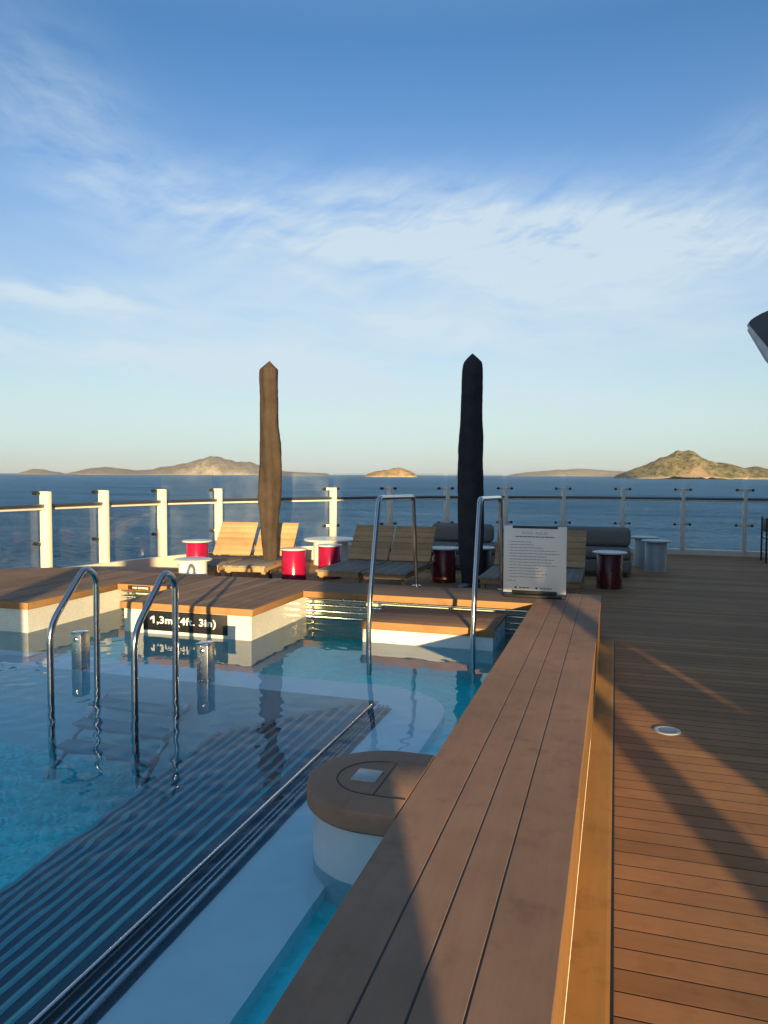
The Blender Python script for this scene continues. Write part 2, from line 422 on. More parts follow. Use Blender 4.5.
# the sky model lacks multiple scattering at a low sun: bring its blue back by elevation
grade = T.ramp(T.math('DIVIDE', el, 90.0, clamp=True), [(0.0, (.30, .49, 1.2)), (.03, (.37, .48, .74)), (.055, (.43, .485, .60)), (.11, (.49, .50, .60)), (.22, (.41, .51, .69)), (.33, (.26, .43, .62)), (.55, (.86, .93, .98)), (1.0, (1.2, 1.18, 1.08))])
g2 = T.mix(1.0, sky.outputs[0], grade, 'MULTIPLY')
SKYC = (1.80, 2.15, 2.40, 1)
mixc = T.mix(cl, g2, SKYC)
sc2 = T.n('ShaderNodeVectorMath', operation='SCALE'); T.l(mixc, sc2.inputs[0]); sc2.inputs['Scale'].default_value = 2.0
T.l(sc2.outputs[0], bg.inputs[0]); bg.inputs[1].default_value = .074

# ------------------------------------------------------------------ setting: sea, deck, hull, pool
SEA_Z = -20.0
sea = MB(); L = 25000
sea.add([(-L, -L, SEA_Z), (L, -L, SEA_Z), (L, L, SEA_Z), (-L, L, SEA_Z)], [(0, 1, 2, 3)])
tag(sea.build('sea', 'sea', None, 0), 'deep blue rippled sea reaching the horizon', 'sea', kind='structure')

rail_ctrl = [(-8.05, -16, 0), (-8.0, -4, 0), (-7.9, 2, 0), (-7.72, 6.5, 0), (-7.55, 8.1, 0), (-7.16, 9.82, 0), (-6.70, 10.96, 0), (-6.02, 11.97, 0), (-5.14, 13.10, 0),
             (-4.1, 14.2, 0), (-2.4, 15.3, 0), (-1.0, 15.72, 0), (.48, 15.95, 0), (2.82, 15.98, 0), (5.5, 15.7, 0), (8, 15.1, 0), (12, 13.2, 0), (15, 10, 0), (16.5, 4, 0), (16.8, -6, 0), (16.8, -16, 0)]
rail_path = smooth_path(rail_ctrl, 16)
def offset(path, dd):
    out = []
    for i, p in enumerate(path):
        t = (path[min(i + 1, len(path) - 1)] - path[max(i - 1, 0)]).normalized()
        out.append(p + Vector((-t.y, t.x, 0)) * dd)
    return out
outer = offset(rail_path, .22)
poly = [(p.x, p.y) for p in outer][::-1]                 # right-hand end round the stern to the port side: counter-clockwise
poly += [(-7.02, -16), (-7.02, 7.2), (-.105, 7.2), (-.105, -16)]
dk = MB().prism(poly, -.12, 0.0)
deck = dk.build('deck', 'deck', None, 0); tag(deck, 'dark brown planked ship deck with black seams', 'deck', kind='structure')
mg = MB().box((-.112, -16, .0005), (.014, 7.36, .004))
tag(mg.build('deck_margin_plank', 'margin', None, 0), 'long plain plank along the foot of the bench', 'deck plank', kind='structure')
sm = MB().box((.0145, -16, .0005), (.024, 7.36, .0045))
tag(sm.build('deck_seam', 'caulk', None, 0), 'black seam between margin plank and deck planks', 'deck seam', kind='structure')
hu = MB(); o2 = offset(rail_path, .24)
v = [(p.x, p.y, -.01) for p in o2] + [(p.x * .97, p.y * .97, SEA_Z - 1) for p in o2]; n = len(o2)
hu.add(v, [(i, i + 1, n + i + 1, n + i) for i in range(n - 1)])
tag(hu.build('ship_hull', 'hull', None, 30), 'pale ship side below the deck edge', 'hull', kind='structure')

WL = .12
# inner pool floor, outer channel floor and walls
pf = MB().box((-7, -3, -1.25), (-1.30, 4.7, -1.15)); tag(pf.build('pool_floor', 'tile_blue', None, 0), 'blue mosaic floor of the inner pool, tile tones imitating rippled sunlight', 'pool floor', kind='structure')
cf = MB().box((-1.2, -3, -.55), (-.66, 4.40, -.025)); cf.box((-1.2, 4.4005, -.55), (-.66, 7.3, -.42)); cf.box((-7, 4.75, -.55), (-1.2, 7.3, -.4205))
tag(cf.build('pool_channel_floor', 'tile_turq', None, 0), 'turquoise tiled floor of the outer channel', 'pool floor', kind='structure')
def arc(cx, cy, r, a0, a1, n): return [(cx + r * cos(R(a0 + (a1 - a0) * k / n)), cy + r * sin(R(a0 + (a1 - a0) * k / n))) for k in range(n + 1)]
lp = [(-7, 4.63), (-1.46, 4.63), (-1.46, -3), (-.99, -3)] + arc(-1.55, 4.42, .56, 0, 90, 14) + [(-7, 4.98)]
tag(MB().prism(lp, -1.2, .045).build('pool_ledge', 'ledge', None, 30), 'pale submerged ledge round the inner pool', 'pool ledge', kind='structure')
pw = MB().box((-.70, -3, -.8), (-.655, 7.3, .33)); pw.box((-7.05, -3.2, -1.2), (-7.0, 7.3, .33)); pw.box((-7, -3.2, -1.2), (-.66, -3.0, .33))
tag(pw.build('pool_wall', 'wall_turq', None, 0), 'turquoise tiled side wall of the pool', 'pool wall', kind='structure')
bw = MB().box((-7, 7.06, -.8), (-.66, 7.16, .335)); tag(bw.build('pool_end_wall', 'wall_green', None, 0), 'pale green end wall behind the steel bars', 'pool wall', kind='structure')

# water surface: real ripples
def water_sheet():
    x0, x1, y0, y1, st = -7.0, -.70, -.6, 7.06, .019
    nx = int((x1 - x0) / st); ny = int((y1 - y0) / st); V = []; Fc = []
    rnd = random.Random(3); waves = []
    for k in range(26):
        lam = .07 * (3.6 ** rnd.random()); th = rnd.gauss(2.2, 1.1); am = .00062 * lam ** .85
        waves.append((2 * pi / lam * cos(th), 2 * pi / lam * sin(th), rnd.random() * 6.28, am))
    for j in range(ny + 1):
        y = y0 + (y1 - y0) * j / ny
        for i in range(nx + 1):
            x = x0 + (x1 - x0) * i / nx
            px_ = x + .05 * sin(y * 3.1 + 1) ; py_ = y + .05 * sin(x * 2.7)
            amp = (.75 + .5 * noise.noise((x * .6, y * .6, 2.2))) * (1.45 - .75 * min(1.0, max(0.0, (y - 3.0) / 1.8)))
            V.append((x, y, WL + amp * sum(a * sin(kx * px_ + ky * py_ + ph) for kx, ky, ph, a in waves)))
    for j in range(ny):
        for i in range(nx):
            a = j * (nx + 1) + i; Fc.append((a, a + 1, a + nx + 2, a + nx + 1))
    m = MB(); m.v = V; m.f = Fc
    m.add([(x0, -3.0, WL), (x1, -3.0, WL), (x1, y0, WL), (x0, y0, WL)], [(0, 1, 2, 3)])
    return m
wobj = water_sheet().build('pool_water', 'water', None, 180)
tag(wobj, 'clear rippled pool water reflecting the sky', 'water', kind='structure')

# ------------------------------------------------------------------ bench along the pool
bench = thing('pool_bench', (-.4, 2, 0), 'long brown plank bench running along the right side of the pool', 'bench')
edges = [-.700, -.527, -.410, -.290, -.110]
for i in range(4):
    a, b = edges[i] + (.003 if i else 0), edges[i + 1] - (.003 if i < 3 else 0)
    MB().box((a, -4, .368), (b, 7.6, .40), .0012, seg=1).build('board', 'bench_wood', bench)
MB().box((-.684, -4, .30), (-.125, 7.59, .366)).build('caulking', 'caulk', bench, 0)
for x in edges[1:4]: MB().box((x - .0032, -3.99, .3665), (x + .0032, 7.59, .3988)).build('caulk_line', 'caulk', bench, 0)
MB().box((-.652, -4, .0), (-.128, 7.58, .299)).build('base', 'tile_white', bench, 0)
MB().box((-.1275, -4, .004), (-.113, 7.595, .3675), .003).build('side_panel', 'fascia', bench)
MB().box((-.700, -4, .30), (-.686, 6.9, .3675), .003).build('pool_side_trim', 'fascia', bench)

# round pedestal seat that juts out of the bench
nub = thing('pedestal_seat', (-.9, 2.71, WL), 'round ended wooden seat on a white pedestal jutting into the pool', 'seat')
def stadium(cx, cy, r, x1): return [(x1, cy - r), (x1, cy + r)] + arc(cx, cy, r, 90, 270, 40)
def bev_prism(poly_fn, r, z0, z1, b=.012):
    m = MB(); n = None; rings = [(r - b, z0), (r, z0 + b), (r, z1 - b), (r - b * .3, z1 - b * .3), (r - b, z1)]
    for rr, z in rings:
        P = poly_fn(rr); n = len(P); m.v += [(x, y, z) for x, y in P]
    for i in range(len(rings) - 1):
        for k in range(n):
            j = (k + 1) % n; m.f.append((i * n + k, i * n + j, (i + 1) * n + j, (i + 1) * n + k))
    m.f.append(tuple(range(n - 1, -1, -1))); m.f.append(tuple((len(rings) - 1) * n + k for k in range(n)))
    return m
bev_prism(lambda r: stadium(-.833, 2.71, r, -.704), .302, .318, .402).build('seat_top', 'bench_wood', nub, 40)
MB().prism(stadium(-.833, 2.71, .278, -.706), -.85, .3175).build('pedestal', 'white_gel', nub, 40)
def outline_strip(pts, w, z0, z1):
    m = MB()
    for a, b in zip(pts[:-1], pts[1:]): m.bar((a[0], a[1], (z0 + z1) / 2), (b[0], b[1], (z0 + z1) / 2), w, z1 - z0)
    return m
seam = outline_strip([(-.706, 2.55)] + arc(-.86, 2.71, .16, 270, 90, 24)[0:25] + [(-.706, 2.87)], .006, .398, .4035)
seam.bar((-.83, 2.552, .4), (-.83, 2.868, .4), .006, .007)
seam.build('hatch_seam', 'caulk', nub, 0)
MB().box((-.955, 2.655, .400), (-.855, 2.765, .408), .003).build('hatch_plate', 'grey_drum', nub)

# ------------------------------------------------------------------ platforms and ledges round the pool
def block(name, label, x0, x1, y0, y1, top_mat, loc, fascia_sides, zb=-.8, z_f=.335, ovh=.018, poly=None):
    t = thing(name, loc, label, 'platform')
    if poly is None: poly = [(x0, y0), (x1, y0), (x1, y1), (x0, y1)]
    MB().prism(poly, z_f + .002, .40).build('deck_top', top_mat, t, 0)
    return t, poly
# main block carrying the depth sign
plat, _ = block('pool_platform', 'brown planked platform whose white front carries the black depth sign', -4.33, -3.0, 5.80, 7.6, 'plat_wood', (-3.66, 6.7, 0), None)
MB().box((-4.315, 5.815, -.8), (-3.014, 7.55, .336)).build('body', 'tile_white', plat, 0)
f = MB(); f.box((-4.345, 5.786, .338), (-2.986, 5.7995, .4015), .003); f.box((-2.9995, 5.80, .338), (-2.986, 6.886, .4015), .003); f.box((-4.345, 5.80, .338), (-4.3305, 6.70, .4015), .003)
f.build('fascia', 'fascia', plat)
# left block
polyL = [(-8.0, 5.45), (-5.075, 5.45), (-5.075, 7.6), (-5.8, 7.7), (-6.75, 7.62), (-7.05, 7.35), (-7.35, 7.1)]
polyL = [(-7.5, 5.45), (-5.075, 5.45), (-5.075, 7.6), (-6.2, 7.66), (-6.72, 7.6), (-7.5, 7.0)]
platl, _ = block('pool_platform', 'brown planked platform at the left edge of the photo with plain white sides', 0, 0, 0, 0, 'plat_wood', (-6.2, 6.5, 0), None, poly=polyL)
polyB = [(-7.45, 5.465), (-5.09, 5.465), (-5.09, 7.55), (-6.2, 7.6), (-6.7, 7.55), (-7.45, 6.95)]
MB().prism(polyB, -.8, .336).build('body', 'tile_white', platl, 0)
f = MB(); f.box((-7.5, 5.436, .338), (-5.061, 5.4495, .4015), .003); f.box((-5.0745, 5.45, .338), (-5.061, 6.70, .4015), .003)
f.build('fascia', 'fascia', platl)
# back ledge, right part
bl, _ = block('pool_back_ledge', 'wooden ledge closing the far end of the pool between platform and bench', -2.998, -.702, 6.90, 7.6, 'band_wood', (-1.85, 7.25, 0), None)
MB().box((-2.985, 6.886, .338), (-.7025, 6.8995, .4015), .003).build('fascia', 'fascia', bl)
MB().box((-2.99, 7.17, 0), (-.71, 7.585, .336)).build('body', 'tile_white', bl, 0)
# back ledge in the left recess
rl, _ = block('pool_back_ledge', 'short wooden ledge between the two platforms bearing a tiny black sign', -5.073, -4.332, 6.72, 7.6, 'band_wood', (-4.7, 7.2, 0), None)
MB().box((-5.06, 6.706, .338), (-4.347, 6.7195, .4015), .003).build('fascia', 'fascia', rl)
MB().box((-5.07, 7.17, 0), (-4.34, 7.585, .336)).build('body', 'tile_white', rl, 0)

# stainless bars in front of the end wall
def bars(label, x0, x1, y):
    t = thing('steel_grille', ((x0 + x1) / 2, y, 0), label, 'grille', 'steel grilles at the far end of the pool')
    for z in (.315, .255, .195, .135, .06):
        MB().tube([(x0, y, z), (x1, y, z)], .013, 10).build('bar', 'steel', t)
    for x in [x0 + .06 + (x1 - x0 - .12) * k / max(1, round((x1 - x0) / .75)) for k in range(max(1, round((x1 - x0) / .75)) + 1)]:
        MB().box((x - .012, y + .013, -.05), (x + .012, y + .03, .33)).build('bracket', 'steel', t, 0)
    return t
bars('long grille of horizontal steel bars behind the submerged step', -2.98, -.705, 6.955)
bars('short grille of horizontal steel bars in the recess left of the depth sign', -5.06, -4.35, 6.78)

# step block in the water
st = thing('pool_step', (-1.5, 6.4, WL), 'low wooden step standing in the water between the two tall handrails', 'step')
MB().box((-2.10, 6.10, .285), (-.93, 6.80, .305), .004).build('tread', 'band_wood', st)
MB().box((-2.10, 6.086, .235), (-.93, 6.099, .3045), .003).build('fascia', 'fascia', st)
MB().box((-2.085, 6.101, -.8), (-.945, 6.80, .284)).build('body', 'white_gel', st, 0)

# submerged bather step below the low grab rails
us = thing('submerged_step', (-3.25, 4.3, -.2), 'submerged brown step under the low grab rails', 'step')
for k in range(3):
    MB().box((-3.62, 4.44 - k * .17, -.34 - .16 * k), (-2.88, 4.60 - k * .17, -.30 - .16 * k), .006).build('tread', 'tread_tile', us)
for x in (-3.6, -2.9): MB().bar((x, 4.62, -.28), (x, 4.0, -.88), .03, .05).build('stringer', 'steel', us)

# sunken stepped seating: dark treads with pale nosings
ss = thing('pool_steps', (-2.0, 1.5, -.4), 'flight of dark submerged steps with pale edges descending to the left', 'steps')
N = 11; w = .108
for k in range(N):
    x1 = -1.475 - k * w; zt = .055 - .016 - k * .06
    MB().box((x1 - w, -2.95, -1.2), (x1, 4.60, zt)).build('tread', 'step_dark', ss, 0)
    MB().box((x1 - w - .002, -2.95, zt - .010), (x1 - w + .026, 4.60, zt + .004), .002).build('nosing', 'step_line', ss)

# overflow channel: chrome rail and dark slots
oc = thing('overflow_channel', (-1.4, 1.5, WL), 'chrome edged overflow channel running diagonally beside the pale ledge', 'channel')
MB().box((-1.452, -2.9, .05), (-1.440, 4.42, .130), .004).build('chrome_rail', 'chrome', oc)
for x, ww in ((-1.418, .014), (-1.392, .010), (-1.366, .016)):
    MB().box((x - ww / 2, -2.9, .046), (x + ww / 2, 4.5, .088), .003).build('slat', 'steel', oc)
for x in (-1.431, -1.405, -1.379, -1.349):
    MB().box((x - .010, -2.9, .0455), (x + .010, 4.5, .052)).build('slot', 'step_dark', oc, 0)

# ------------------------------------------------------------------ handrails
def tall_rail(x, yb, label):
    t = thing('handrail', (x, 6.0, 0), label, 'handrail', 'tall chrome handrails over the step')
    pts = fillet([(x, 5.98, -.75), (x, 5.98, .42), (x, 6.24, 1.375), (x, 7.40, 1.352), (x, yb, .40)], [.25, .06, .06])
    MB().tube(pts, .0215, 16).build('tube', 'chrome', t, 60)
    MB().lathe([(.05, .4005), (.05, .412), (.03, .418)], (x, yb, 0), 24).build('floor_flange', 'chrome', t)
    return t
tall_rail(-1.985, 7.56, 'tall chrome handrail left of the wooden step, beside the loungers')
tall_rail(-1.09, 7.56, 'tall chrome handrail right of the wooden step, next to the rules board')
def low_rail(x, label):
    t = thing('grab_rail', (x, 4.2, WL), label, 'grab rail', 'low chrome grab rails in the inner pool')
    pts = fillet([(x, 4.03, -.9), (x, 4.03, .56), (x, 4.38, .915), (x, 4.50, .84), (x, 4.49, -.35)], [.12, .10, .10])
    MB().tube(pts, .022, 16).build('tube', 'chrome', t, 60)
    return t
low_rail(-3.575, 'low bent chrome grab rail leftmost in the pool')
low_rail(-2.92, 'low bent chrome grab rail in front of the black depth sign')

# stainless water spouts standing on the ledge
def spout(x, y, label):
    t = thing('water_spout', (x, y, .045), label, 'water spout', 'steel water spouts on the far ledge')
    MB().box((x - .045, y - .05, .04), (x + .045, y + .05, .36), .004).build('column', 'steel', t)
    MB().box((x - .048, y - .053, .3605), (x + .048, y + .053, .372), .003).build('cap', 'chrome', t)
    m = MB().lathe([(.0, 0), (.017, 0), (.017, .010), (.010, .014)], (0, 0, 0), 20)
    m.xform(Matrix.Translation((x, y - .0505, .32)) @ Matrix.Rotation(pi / 2, 4, 'X'))
    m.build('button', 'chrome', t)
    return t
spout(-3.885, 4.70, 'square steel water spout left of the leftmost grab rail, standing on the ledge')
spout(-2.79, 4.68, 'square steel water spout standing in front of the depth sign')

# ------------------------------------------------------------------ signs on the pool
ds = thing('depth_sign', (-3.75, 5.81, .24), 'black depth sign with white lettering on the platform front', 'sign')
MB().box((-4.11, 5.8085, .150), (-3.245, 5.8145, .331), .001).build('plate', 'sign_black', ds)
text_fit('1,3m (4ft. 3in)', -4.005, -3.36, .196, .284, 5.8075, 'sign_white', ds, bold=.018, spacing=1.06)
fl = MB(); q = [(-4.0035, .2835), (-4.0035, .262), (-4.034, .2465), (-4.034, .263)]
fl.v = [(x, 5.8071, z) for x, z in q] + [(x, 5.8082, z) for x, z in q]
fl.f = [(0, 3, 2, 1), (4, 5, 6, 7)] + [(i, (i + 1) % 4, 4 + (i + 1) % 4, 4 + i) for i in range(4)]
fl.build('numeral_flag', 'sign_white', ds, 0)
ns = thing('small_sign', (-4.75, 6.70, .37), 'tiny black sign with white letters on the short ledge', 'sign')
MB().box((-4.925, 6.7015, .345), (-4.655, 6.7055, .392), .001).build('plate', 'sign_black', ns)
text_fit('NO DIVING', -4.865, -4.675, .357, .380, 6.7008, 'sign_white', ns, bold=.012)
MB().box((-4.912, 6.699, .353), (-4.882, 6.7012, .384)).build('icon', 'dark_red', ns, 0)

# ------------------------------------------------------------------ rules board on the bench end
bd = thing('rules_board', (-.74, 7.35, .40), 'white pool rules board on a black stand at the bench end', 'sign board')
BX0, BX1, BY, BZ0, BZ1 = -1.035, -.435, 7.30, .435, 1.085
def tilt(z): return BY + (z - BZ0) * .06
MB().box((BX0, BY - .006, BZ0), (BX1, BY + .006, BZ1), .002).build('panel', 'board_white', bd)
MB().box((BX0 + .085, BY - .012, BZ1 - .022), (BX1 - .085, BY + .010, BZ1 + .002), .003).build('clip', 'black', bd)
MB().box((BX0 + .085, BY - .011, BZ0 - .012), (BX1 - .085, BY + .010, BZ0 + .022), .003).build('clip', 'black', bd)
MB().box((BX0 + .02, BY - .10, .4015), (BX1 - .0, BY + .16, .425), .006).build('foot', 'black', bd)
for x in (BX0 + .13, BX1 - .13): MB().bar((x, BY + .018, .42), (x, BY + .018, 1.06), .02, .012).build('stand_post', 'black', bd)
YT = BY - .0065
text_fit('POOL RULES', -.855, -.615, 1.005, 1.030, YT, 'ink', bd, spacing=1.15)
tl = MB(); rr = random.Random(5)
def words(m, x0, x1, z, h, fill=.8):
    x = x0
    while x < x1 - .01:
        L_ = min(rr.uniform(.012, .038), x1 - x); m.box((x, YT - .0008, z), (x + L_, YT + .0002, z + h)); x += L_ + .006
words(tl, -.92, -.55, .977, .009); tl.build('subtitle', 'ink_dark', bd, 0)
tl = MB(); z = .928
for L_ in (.21, .24, .32, .44, .48, .36, .42, .40, .46, .28, .34, .36, .32):
    tl.box((-.993, YT - .0008, z + .001), (-.987, YT + .0002, z + .006)); words(tl, -.975, -.975 + L_, z, .0065); z -= .0285
words(tl, -1.0, -.90, z - .012, .006); tl.build('small_print', 'ink', bd, 0)
tl = MB(); words(tl, -.88, -.78, .478, .009); words(tl, -.68, -.565, .478, .009)
for x in (-.915, -.715): tl.tube([(x, YT + .0002, .483), (x, YT - .0008, .483)], .011, 16)
tl.build('footer_marks', 'ink_dark', bd, 0)

# ------------------------------------------------------------------ glass railing
rl_ = thing('glass_railing', (-3, 14, 0), 'glass railing with pale posts and dark handrail along the deck edge', 'railing')
def at(path, z): return [(p.x, p.y, z) for p in path]
MB().tube(at(rail_path, 1.125), .026, 12).build('handrail', 'dark_metal', rl_, 60)
inner = offset(rail_path, .0)
MB().tube(at(inner, 1.083), .015, 10).build('lower_rail', 'rail_post', rl_, 60)
def strip(path, w, z0, z1):
    a = offset(path, -w / 2); b = offset(path, w / 2); m = MB(); n = len(path)
    m.v = [(p.x, p.y, z0) for p in a] + [(p.x, p.y, z1) for p in a] + [(p.x, p.y, z1) for p in b] + [(p.x, p.y, z0) for p in b]
    for i in range(n - 1):
        for q in range(4):
            r_ = (q + 1) % 4; m.f.append((q * n + i, q * n + i + 1, r_ * n + i + 1, r_ * n + i))
    return m
kerb = [p for p in rail_path if p.x < -4.4 and p.y > -6]
strip(offset(kerb, -.09), .09, .001, .25).build('kerb', 'rail_post', rl_, 40)
strip(offset(rail_path, .03), .14, .001, .105).build('sill', 'rail_post', rl_, 40)
# post stations: where the path passes the picture columns of the photograph's posts
def proj_x(p):
    dv = Vector((p.x, p.y, .6)) - Vector((0, 0, HCAM)); q = dv.dot(fw)
    return 384 + F_PX * dv.dot(rv) / q if q > .5 else None
cum = [0]
for a, b in zip(rail_path[:-1], rail_path[1:]): cum.append(cum[-1] + (b - a).length)
def along(s):
    for i in range(len(cum) - 1):
        if cum[i + 1] >= s:
            t = (s - cum[i]) / (cum[i + 1] - cum[i]); return rail_path[i].lerp(rail_path[i + 1], t), (rail_path[i + 1] - rail_path[i]).normalized()
    return rail_path[-1], (rail_path[-1] - rail_path[-2]).normalized()
stations = []
for tx in (46.5, 104.5, 162.5, 218.5, 276, 333, 390, 447, 505.5, 563, 622.5, 682.5, 745):
    best = min((abs(proj_x(rail_path[i]) - tx), i) for i in range(len(rail_path)) if proj_x(rail_path[i]) is not None and rail_path[i].y > 3 and rail_path[i].x < 9)
    i = best[1]; lo, hi = cum[max(0, i - 1)], cum[min(len(cum) - 1, i + 1)]
    ss_ = min((abs((proj_x(along(lo + (hi - lo) * k / 20)[0]) or 1e9) - tx), lo + (hi - lo) * k / 20) for k in range(21))[1]
    stations.append(ss_)
s0 = stations[0]; s1 = stations[-1]
stations = [s0 - 1.25 * k for k in range(7, 0, -1)] + stations + [s1 + 1.2 * k for k in range(1, 7)]
def frame(s):
    p, t = along(s); n_ = Vector((-t.y, t.x, 0)); return p, t, n_
def obox(m, p, t, n_, a0, a1, b0, b1, z0, z1, bev=0.0):
    q = MB().box((a0, b0, z0), (a1, b1, z1), bev)
    m.add([Vector((p.x, p.y, 0)) + t * v[0] + n_ * v[1] + Vector((0, 0, v[2])) for v in q.v], q.f); return m
for k, s_ in enumerate(stations):
    p, t, n_ = frame(s_)
    obox(MB(), p, t, n_, -.035, .035, -.08, .085, .06, 1.325, .006).build('post', 'rail_post', rl_).name
    post = rl_.children[-1] if False else None
    wide = s_ > stations[11] + .1
    arm = .13 if wide else .075
    obox(MB(), p, t, n_, -.02, .02, -.081, .0, 1.06, 1.10).build('rail_bracket', 'rail_post', rl_)
    for z in (1.30, .60):
        b = obox(MB(), p, t, n_, -arm, arm, .0855, .105, z - .022, z + .022, .004).build('bracket', 'rail_post', rl_)
        for sg in (-1, 1):
            c = Vector((p.x, p.y, z)) + t * (sg * (arm + .012)) + n_ * .05
            MB().tube([c, c + n_ * .085], .026, 14).build('clamp', 'black', b)
prev = None
for k in range(len(stations) - 1):
    sa, sb = stations[k] + .055, stations[k + 1] - .055
    zt = 1.60 if k >= 9 else 1.10
    n = 5; m = MB(); pin = []; pout = []
    for q in range(n + 1):
        p, t, n_ = frame(sa + (sb - sa) * q / n); pin.append(p + n_ * .09); pout.append(p + n_ * .102)
    z0 = .108
    m.v = [(p.x, p.y, z0) for p in pin] + [(p.x, p.y, zt) for p in pin] + [(p.x, p.y, zt) for p in pout] + [(p.x, p.y, z0) for p in pout]
    N1 = n + 1
    for i in range(n):
        for q in range(4):
            r_ = (q + 1) % 4; m.f.append((q * N1 + i, q * N1 + i + 1, r_ * N1 + i + 1, r_ * N1 + i))
    m.f.append((0, N1, 2 * N1, 3 * N1)); m.f.append((n, 3 * N1 + n, 2 * N1 + n, N1 + n))
    m.build('glass_panel', 'glass', rl_, 60)

# ------------------------------------------------------------------ loungers
def make_lounger():
    root = thing('sun_lounger', (0, 0, 0), 'x', 'sun lounger', 'wooden sun loungers beyond the pool')
    wd = .60; h = .33
    MB().box((-wd / 2, -1.2, h - .028), (wd / 2, .02, h), .004).build('seat', 'lounge_seat', root)
    fr = MB().box((-wd / 2 + .02, -1.18, h - .085), (wd / 2 - .02, -1.145, h - .029), .003)
    fr.box((-wd / 2 + .02, -1.145, h - .085), (-wd / 2 + .055, .6, h - .029), .003); fr.box((wd / 2 - .055, -1.145, h - .085), (wd / 2 - .02, .6, h - .029), .003)
    fr.box((-wd / 2 + .055, .565, h - .085), (wd / 2 - .055, .60, h - .029))
    fr.build('frame', 'lounge_wood', root)
    for x in (-wd / 2 + .05, wd / 2 - .05):
        for y in (-1.10, .50): MB().box((x - .028, y - .028, 0), (x + .028, y + .028, h - .0855), .003).build('leg', 'lounge_wood', root)
    bk = MB(); c, s_ = cos(R(50)), sin(R(50))
    for k in range(6):
        a0 = .012 + k * .103; a1 = a0 + .098
        q = MB().box((-wd / 2, a0, -.011), (wd / 2, a1, .011), .003)
        bk.add([(v[0], .03 + v[1] * c - v[2] * s_, h + v[1] * s_ + v[2] * c) for v in q.v], q.f)
    b = bk.build('backrest', 'lounge_wood', root)
    q = MB()
    for x in (-wd / 2 + .06, wd / 2 - .06):
        q.bar((x, .045, h + .0), (x, .045 + .60 * c, h + .60 * s_ - .015), .03, .02)
        q.bar((x, .30, h + .27), (x, .52, h - .03), .02, .02)
    q.build('back_support', 'lounge_wood', b)
    return root
lou = make_lounger()
spots = [(-5.61, 10.15, .13, 'left lounger of the sunlit pair, its orange back just left of the brown umbrella'),
         (-4.955, 10.235, .13, 'sunlit lounger with its orange back partly hidden by the brown umbrella'),
         (-3.43, 10.20, 0, 'left lounger of the shaded middle pair behind the tall handrail'),
         (-2.80, 10.20, 0, 'right lounger of the shaded middle pair, next to the dark red drum table'),
         (-1.29, 10.22, 0, 'lounger mostly hidden behind the rules board, left of its pair'),
         (-.67, 10.22, 0, 'lounger whose wooden back shows just right of the rules board')]
for i, (x, y, rz, lb) in enumerate(spots):
    if i == 0: lou.location = (x, y, 0); lou.rotation_euler.z = rz; lou['label'] = lb
    else: place(lou, (x, y, 0), lb, rz)

# ------------------------------------------------------------------ drum tables
def make_drum():
    root = thing('drum_table', (0, 0, 0), 'x', 'side table', 'round drum side tables on the deck')
    MB().lathe([(.165, 0), (.175, .006), (.175, .478), (.17, .484)], n=48).build('body', 'red', root, 40)
    MB().lathe([(.215, .4845), (.235, .489), (.238, .497), (.235, .506), (.222, .510)], n=48).build('lid', 'lid', root, 40)
    MB().lathe([(.168, .0005), (.1785, .001), (.1785, .02), (.176, .024)], n=48).build('foot_ring', 'black_drum', root, 40)
    return root
drum = make_drum()
drums = [(-6.40, 10.5, 'red drum table with white lid at far left, behind the sunlit loungers', {}),
         (-4.42, 9.85, 'bright red drum table directly right of the brown umbrella', {}),
         (-4.14, 10.55, 'bright red drum table with a lounger foot in front, before the white round table', {}),
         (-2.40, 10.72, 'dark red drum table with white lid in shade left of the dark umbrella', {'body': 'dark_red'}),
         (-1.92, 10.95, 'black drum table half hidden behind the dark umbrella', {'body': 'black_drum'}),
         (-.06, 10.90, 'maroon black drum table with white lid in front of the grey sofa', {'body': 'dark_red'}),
         (.50, 13.75, 'grey drum table standing behind another grey drum table by the railing', {'body': 'grey_drum', 'lid': 'grey_drum', 'foot_ring': 'grey_drum'}),
         (.66, 13.05, 'front grey drum table standing right of the sofa', {'body': 'grey_drum', 'lid': 'grey_drum', 'foot_ring': 'grey_drum'}),
         (-5.06, 8.2, 'cream drum table standing just behind the pool platform at the lounger foot', {'body': 'white', 'foot_ring': 'white'})]
for i, (x, y, lb, pm) in enumerate(drums):
    if i == 0: o = drum; o.location = (x, y, 0); o['label'] = lb
    else: o = place(drum, (x, y, 0), lb)
    if i in (1, 2):
        for c_ in o.children:
            if c_.name.startswith('lid'): c_.scale = (.80, .80, 1)
    if pm: paint(o, pm)
rt = thing('round_table', (-4.75, 12.15, 0), 'low white round table behind the two bright red drums', 'table')
MB().lathe([(.44, .415), (.465, .42), (.47, .435), (.462, .45), (.45, .452)], (-4.75, 12.15, 0), 56).build('table_top', 'lid', rt, 40)
MB().lathe([(.29, 0), (.30, .006), (.30, .4145)], (-4.75, 12.15, 0), 48).build('pedestal', 'white', rt, 40)

